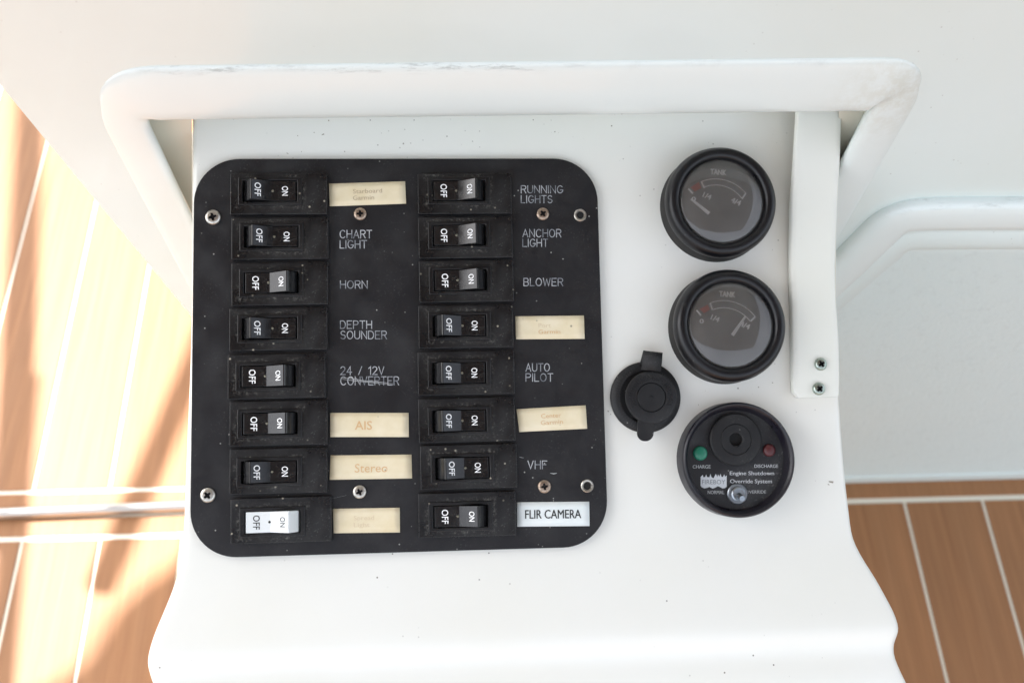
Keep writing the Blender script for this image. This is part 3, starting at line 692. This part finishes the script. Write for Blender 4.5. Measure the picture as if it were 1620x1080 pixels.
tank_gauge(1156.8, 514, 'tank gauge just below the other one, needle near full', dict(outer=[(432, 355), (600, 343), (795, 467)], inner=[(452, 410), (600, 402), (752, 502)], t14=[(428, 356), (448, 412)], t0=[(318, 414), (355, 458)],
    end=[(795, 467), (757, 505)], red=[(344, 405), (408, 368), (428, 410), (378, 440)], tank=(567, 285), c0=(360, 504), c14=(470, 482), c44=(712, 537), needle=[(610, 618), (714, 468)]), 1040, 410, True)

# ------------------------------------------------------------------ engine shutdown unit
h = .0112; g = empty('alarm_unit', at_pod(1169.6, 726.8, h)); tag(g, 'deep round black alarm unit with buzzer, green and red lamps and toggle switch', 'alarm unit')
r = .0274
link('cup', lathe([(r + .0002, 0), (r, .0095), (r - .0003, .0106), (r - .0010, .0112), (r - .0018, .0108), (r - .0028, .0092), (r - .0038, .0052)], 96), M_rim, g, smooth=50)
FZ3 = .0052
fp = link('face_plate', lathe([(r - .0037, FZ3), (0, FZ3)], 64), black('alarm_face', (.008, .008, .010), .4, 2.0), g)
q3 = lambda x, y, hh=FZ3: loc(1050 + x / 5.143, 620 + y / 5.143, hh, g)
bz = link('buzzer', lathe([(.0126, FZ3), (.0126, FZ3 + .0022), (.0120, FZ3 + .0028), (.0113, FZ3 + .0029), (.0076, FZ3 + .0029), (.0074, FZ3 + .0026), (.0071, FZ3 + .0029), (.0036, FZ3 + .0029), (.0032, FZ3 + .0026), (.0031, FZ3 + .0004)], 64), M_rub, g, smooth=35)
bz.location = (*q3(590, 385, FZ3 + .0029).xy, 0)
link('buzzer_opening', lathe([(.0031, FZ3 + .0004), (0, FZ3 + .0004)], 24), M_well, bz)
for (x, y, m_, rr) in ((300, 497, M_gled, .0034), (862, 473, M_rled, .0030)):
    l_ = link('lamp', lathe([(rr * 1.02, FZ3), (rr, FZ3 + .0009), (rr * .85, FZ3 + .0015), (rr * .5, FZ3 + .0019), (0, FZ3 + .0021)], 32), m_, g, smooth=60); l_.location = (*q3(x, y, FZ3 + .001).xy, 0)
    l_['label'] = 'green lamp' if m_ is M_gled else 'dark red lamp'
M_mid = mat('alarm_print', (.45, .46, .47), .6)
def t3(s, x0, y0, x1, y1, m_=M_mid, bold=.0):
    a = q3(x0, y1); b = q3(x1, y1); c = q3(x0, y0); z = FZ3 + .00008
    text('lettering', s, m_, fp, (a.x, a.y, z), Vector((b.x - a.x, b.y - a.y, 0)), Vector((c.x - a.x, c.y - a.y, 0)), 0, strike=bold * .01)
t3('CHARGE', 236, 592, 380, 620, M_dim2, .003); t3('DISCHARGE', 738, 588, 930, 614, M_mid, .003); t3('Engine Shutdown', 538, 643, 898, 684, M_mid, .006); t3('Override System', 540, 708, 880, 750, M_mid, .006)
t3('NORMAL', 358, 800, 492, 828, M_dim2, .003); t3('OVERRIDE', 668, 798, 832, 824, M_dim2, .003)
em = [(300, 690), (318, 672), (322, 692), (338, 690), (345, 668), (352, 690), (372, 692), (380, 664), (388, 690), (405, 700), (424, 664), (436, 690), (442, 668), (452, 688), (462, 664), (470, 688), (482, 690), (492, 668), (498, 688), (512, 676), (512, 770), (498, 780), (478, 782), (452, 768), (440, 764), (420, 776), (398, 784), (372, 770), (352, 778), (330, 782), (308, 772), (300, 760)]
vs = [(q3(*p).x, q3(*p).y, FZ3 + .00006) for p in em]
bm = bmesh.new(); bv_ = [bm.verts.new(v) for v in vs]; bmesh.ops.triangle_fill(bm, use_beauty=True, edges=[bm.edges.new((bv_[i], bv_[(i + 1) % len(bv_)])) for i in range(len(bv_))]); me_ = bpy.data.meshes.new('m'); bm.to_mesh(me_); bm.free()
link('flame_emblem', me_, mat('emblem_print', (.50, .52, .54), .6), fp)
a = q3(312, 748); b = q3(500, 748); c = q3(312, 712)
text('lettering', 'FIREBOY', mat('emblem_ink', (.16, .17, .18), .6), fp, (a.x, a.y, FZ3 + .00012), b - a, c - a, .0)
tg = link('toggle_nut', lathe([(.0050, FZ3), (.0050, FZ3 + .0010), (.0046, FZ3 + .0014), (.0036, FZ3 + .0014), (.0034, FZ3 + .0024), (.0028, FZ3 + .0028), (0, FZ3 + .0026)], 6 * 6), M_chrome, g, smooth=30); tg.location = (*q3(602, 828, FZ3 + .001).xy, 0)
v_, f_ = tube([Vector((0, 0, FZ3 + .001)), Vector((.0002, -.0008, FZ3 + .003)), Vector((.0006, -.0018, FZ3 + .0055)), Vector((.0006, -.0019, FZ3 + .0060))], .0013, 16)
obj('toggle_lever', v_, f_, M_chrome, tg, smooth=50)
# ------------------------------------------------------------------ power socket with rubber cap
g = empty('power_socket', at_pod(1021.6, 628.1, .002)); tag(g, 'small round power socket closed by a black rubber cap', 'power socket')
link('flange', lathe([(.0172, 0), (.0172, .0016), (.0167, .0022), (.0150, .0030), (.0138, .0034), (.0128, .0034), (.0126, .0020), (0, .0018)], 72), M_rub, g, smooth=35)
vs = []; fs = []
for k in range(26):
    a = math.radians(110 + k * 5.4); c, s = math.cos(a), math.sin(a); w2 = .00022; b0 = len(vs)
    for rr, z in ((.0129, .0037), (.0150, .0032), (.0162, .0025)): vs += [(rr * c - s * w2, rr * s + c * w2, z), (rr * c + s * w2, rr * s - c * w2, z)]
    vs += [(.0129 * c, .0129 * s, .003), (.0162 * c, .0162 * s, .002)]; fs += [(b0, b0 + 1, b0 + 3, b0 + 2), (b0 + 2, b0 + 3, b0 + 5, b0 + 4)]
rb = obj('ribs', vs, fs, M_rub, g, fix=False); rb.modifiers.new('t', 'SOLIDIFY').thickness = .0003; rb['kind'] = 'stuff'
ch = .0075; cp_ = loc(950 + 512 / 6.353, 540 + 560 / 6.353, ch, g)
cap = link('cap', lathe([(.0120, .0034), (.0126, ch - .0008), (.0122, ch - .0002), (.0116, ch), (.0072, ch), (.0070, ch - .0005), (.0066, ch), (.0008, ch), (.0006, ch + .0004), (0, ch + .0005)], 72), M_rub, g, smooth=30); cap.location = (cp_.x, cp_.y, 0)
# raised dots of the worn embossing round the cap
vs = []; fs = []
for k in range(34):
    a = math.radians(-25 + k * 7.0); rr = .0095; 
    for (dr_, hh_, ww) in ((R.uniform(-.0010, -.0002), .0007, .00025), (R.uniform(.0002, .0010), .0006, .00025)):
        c, s = math.cos(a + R.uniform(-.02, .02)), math.sin(a); b0 = len(vs); cx2, cy2 = (rr + dr_) * c, (rr + dr_) * s
        for zz, k2 in ((ch - .0001, 1), (ch + .00028, .6)):
            for u, v in ((-1, -1), (1, -1), (1, 1), (-1, 1)):
                pu, pv = u * hh_ * k2 * .7, v * ww * k2; vs.append((cx2 + pu * c - pv * s, cy2 + pu * s + pv * c, zz))
        fs += [(b0 + 4, b0 + 5, b0 + 6, b0 + 7)] + [(b0 + i, b0 + (i + 1) % 4, b0 + 4 + (i + 1) % 4, b0 + 4 + i) for i in range(4)]
eb = obj('embossing', vs, fs, M_rub, cap, fix=False); eb['kind'] = 'stuff'
def pxy(x, y, hh): p = loc(950 + x / 6.353, 540 + y / 6.353, hh, g); return p
# hinge strap at the top: loops over the flange onto the cap
L_ = [(393, 235, .0024), (405, 200, .0040), (428, 108, .0066), (428, 100, .0080), (425, 150, .0084), (412, 285, .0078)]
R_ = [(612, 240, .0024), (616, 200, .0040), (622, 135, .0066), (623, 124, .0080), (618, 170, .0084), (606, 300, .0078)]
vs = []
for a, b in zip(L_, R_): vs += [pxy(*a), pxy(*b)]
hg = obj('hinge_strap', vs, [(2 * i, 2 * i + 1, 2 * i + 3, 2 * i + 2) for i in range(len(L_) - 1)], M_rub, g, smooth=60); sd = hg.modifiers.new('t', 'SOLIDIFY'); sd.thickness = .0012; sd.offset = 0
# pull tab at the bottom
tb = fillet([tuple(pxy(x, y, ch).xy) for x, y in ((380, 760), (366, 1000), (532, 1003), (548, 770))], [0, .0040, .0040, 0][:4], 8)
tbm = prism([(p[0], p[1]) for p in tb], ch - .0016, ch - .0004); link('pull_tab', tbm, M_rub, g, smooth=40, bevel=.0003)

# ================================================================== white nylon strap with two screws
g = empty('nylon_strap', MP); tag(g, 'white nylon strap running down from the lip, held by two greenish screws', 'strap')
Ls = [(1262, 130), (1262, 180), (1257, 260), (1252, 330), (1251, 420), (1253, 500), (1254, 560), (1254.5, 600), (1256, 620), (1263, 629)]
Rs = [(1334, 130), (1332, 180), (1330, 240), (1325, 330), (1321.5, 420), (1323.5, 480), (1327, 530), (1328, 570), (1328.5, 600), (1328, 627)]
zt = [.016, .0135, .0098, .0068, .0046, .0040, .0040, .0040, .0040, .0038]
vs = []; fs = []; NX2 = 8; th = .0036
Lp = [pp(x, y, PODZ + z) for (x, y), z in zip(Ls, zt)]; Rp = [pp(x, y, PODZ + z) for (x, y), z in zip(Rs, zt)]
e = .0007
for a, b in zip(Lp, Rp):
    d = (b - a).normalized(); up = Vector((0, 0, 1)); ln = (b - a).length
    vs += [a - up * th, a - up * e, a + d * e] + [a + d * (e + (ln - 2 * e) * k / NX2) for k in range(1, NX2)] + [b - d * e, b - up * e, b - up * th]
w2 = NX2 + 5
for i in range(len(Lp) - 1):
    for k in range(w2 - 1): fs.append((i * w2 + k, i * w2 + k + 1, (i + 1) * w2 + k + 1, (i + 1) * w2 + k))
fs.append(tuple((len(Lp) - 1) * w2 + k for k in range(w2)))
obj('strap', vs, fs, M_nylon, g, smooth=50)
for (x, y, rot) in ((1298, 576, .55), (1295, 615, .7)):
    screw('screw', .0031, M_green, g, pp(x, y, PODZ + .0042), rot, .55)

# ================================================================== added roof and tubes out of view, outlined to cast the wanted shade
def sh(x, y, z=2.1): p = wz(x, y); return p + S * (z / S.z)
ht = empty('shade_roof', Matrix.Identity(4)); tag(ht, 'added unseen grey roof and tubes shaped to shade the helm and deck', 'shade_roof')
rear = [sh(x, y).xy for x, y in ((-120, 1175), (20, 1100), (80, 1075), (125, 1040), (175, 960), (225, 915), (300, 865))]  # edge projected up the sun direction from the shadow outline on deck
poly = [(1.35, -0.8), (1.35, 2.4), (-1.62, 2.4), (-1.64, 1.30)] + [tuple(p) for p in reversed(rear)] + [(-2.30, .62), (-1.60, .52), (-1.45, -0.8)]
link('shade_roof_panel', prism(poly, 2.1, 2.15), M_shade_roof, ht, bevel=.01)
def shade_tube(a, b, za, zb, r):  # added unseen tube, placed so its shadow makes a stripe on the deck
    A_ = wz(*a) + S * (za / S.z); B_ = wz(*b) + S * (zb / S.z); d = (B_ - A_)
    v, f = tube([A_ - d * .25, A_, B_, B_ + d * .25], r, 20); obj('shade_tube', v, f, M_trim, ht, smooth=60)
shade_tube((47, 210), (22, 700), 1.7, 1.1, .015)
shade_tube((304, 585), (192, 850), 1.5, 1.3, .012)
shade_tube((35, 690), (-5, 1120), 1.3, 1.0, .011)
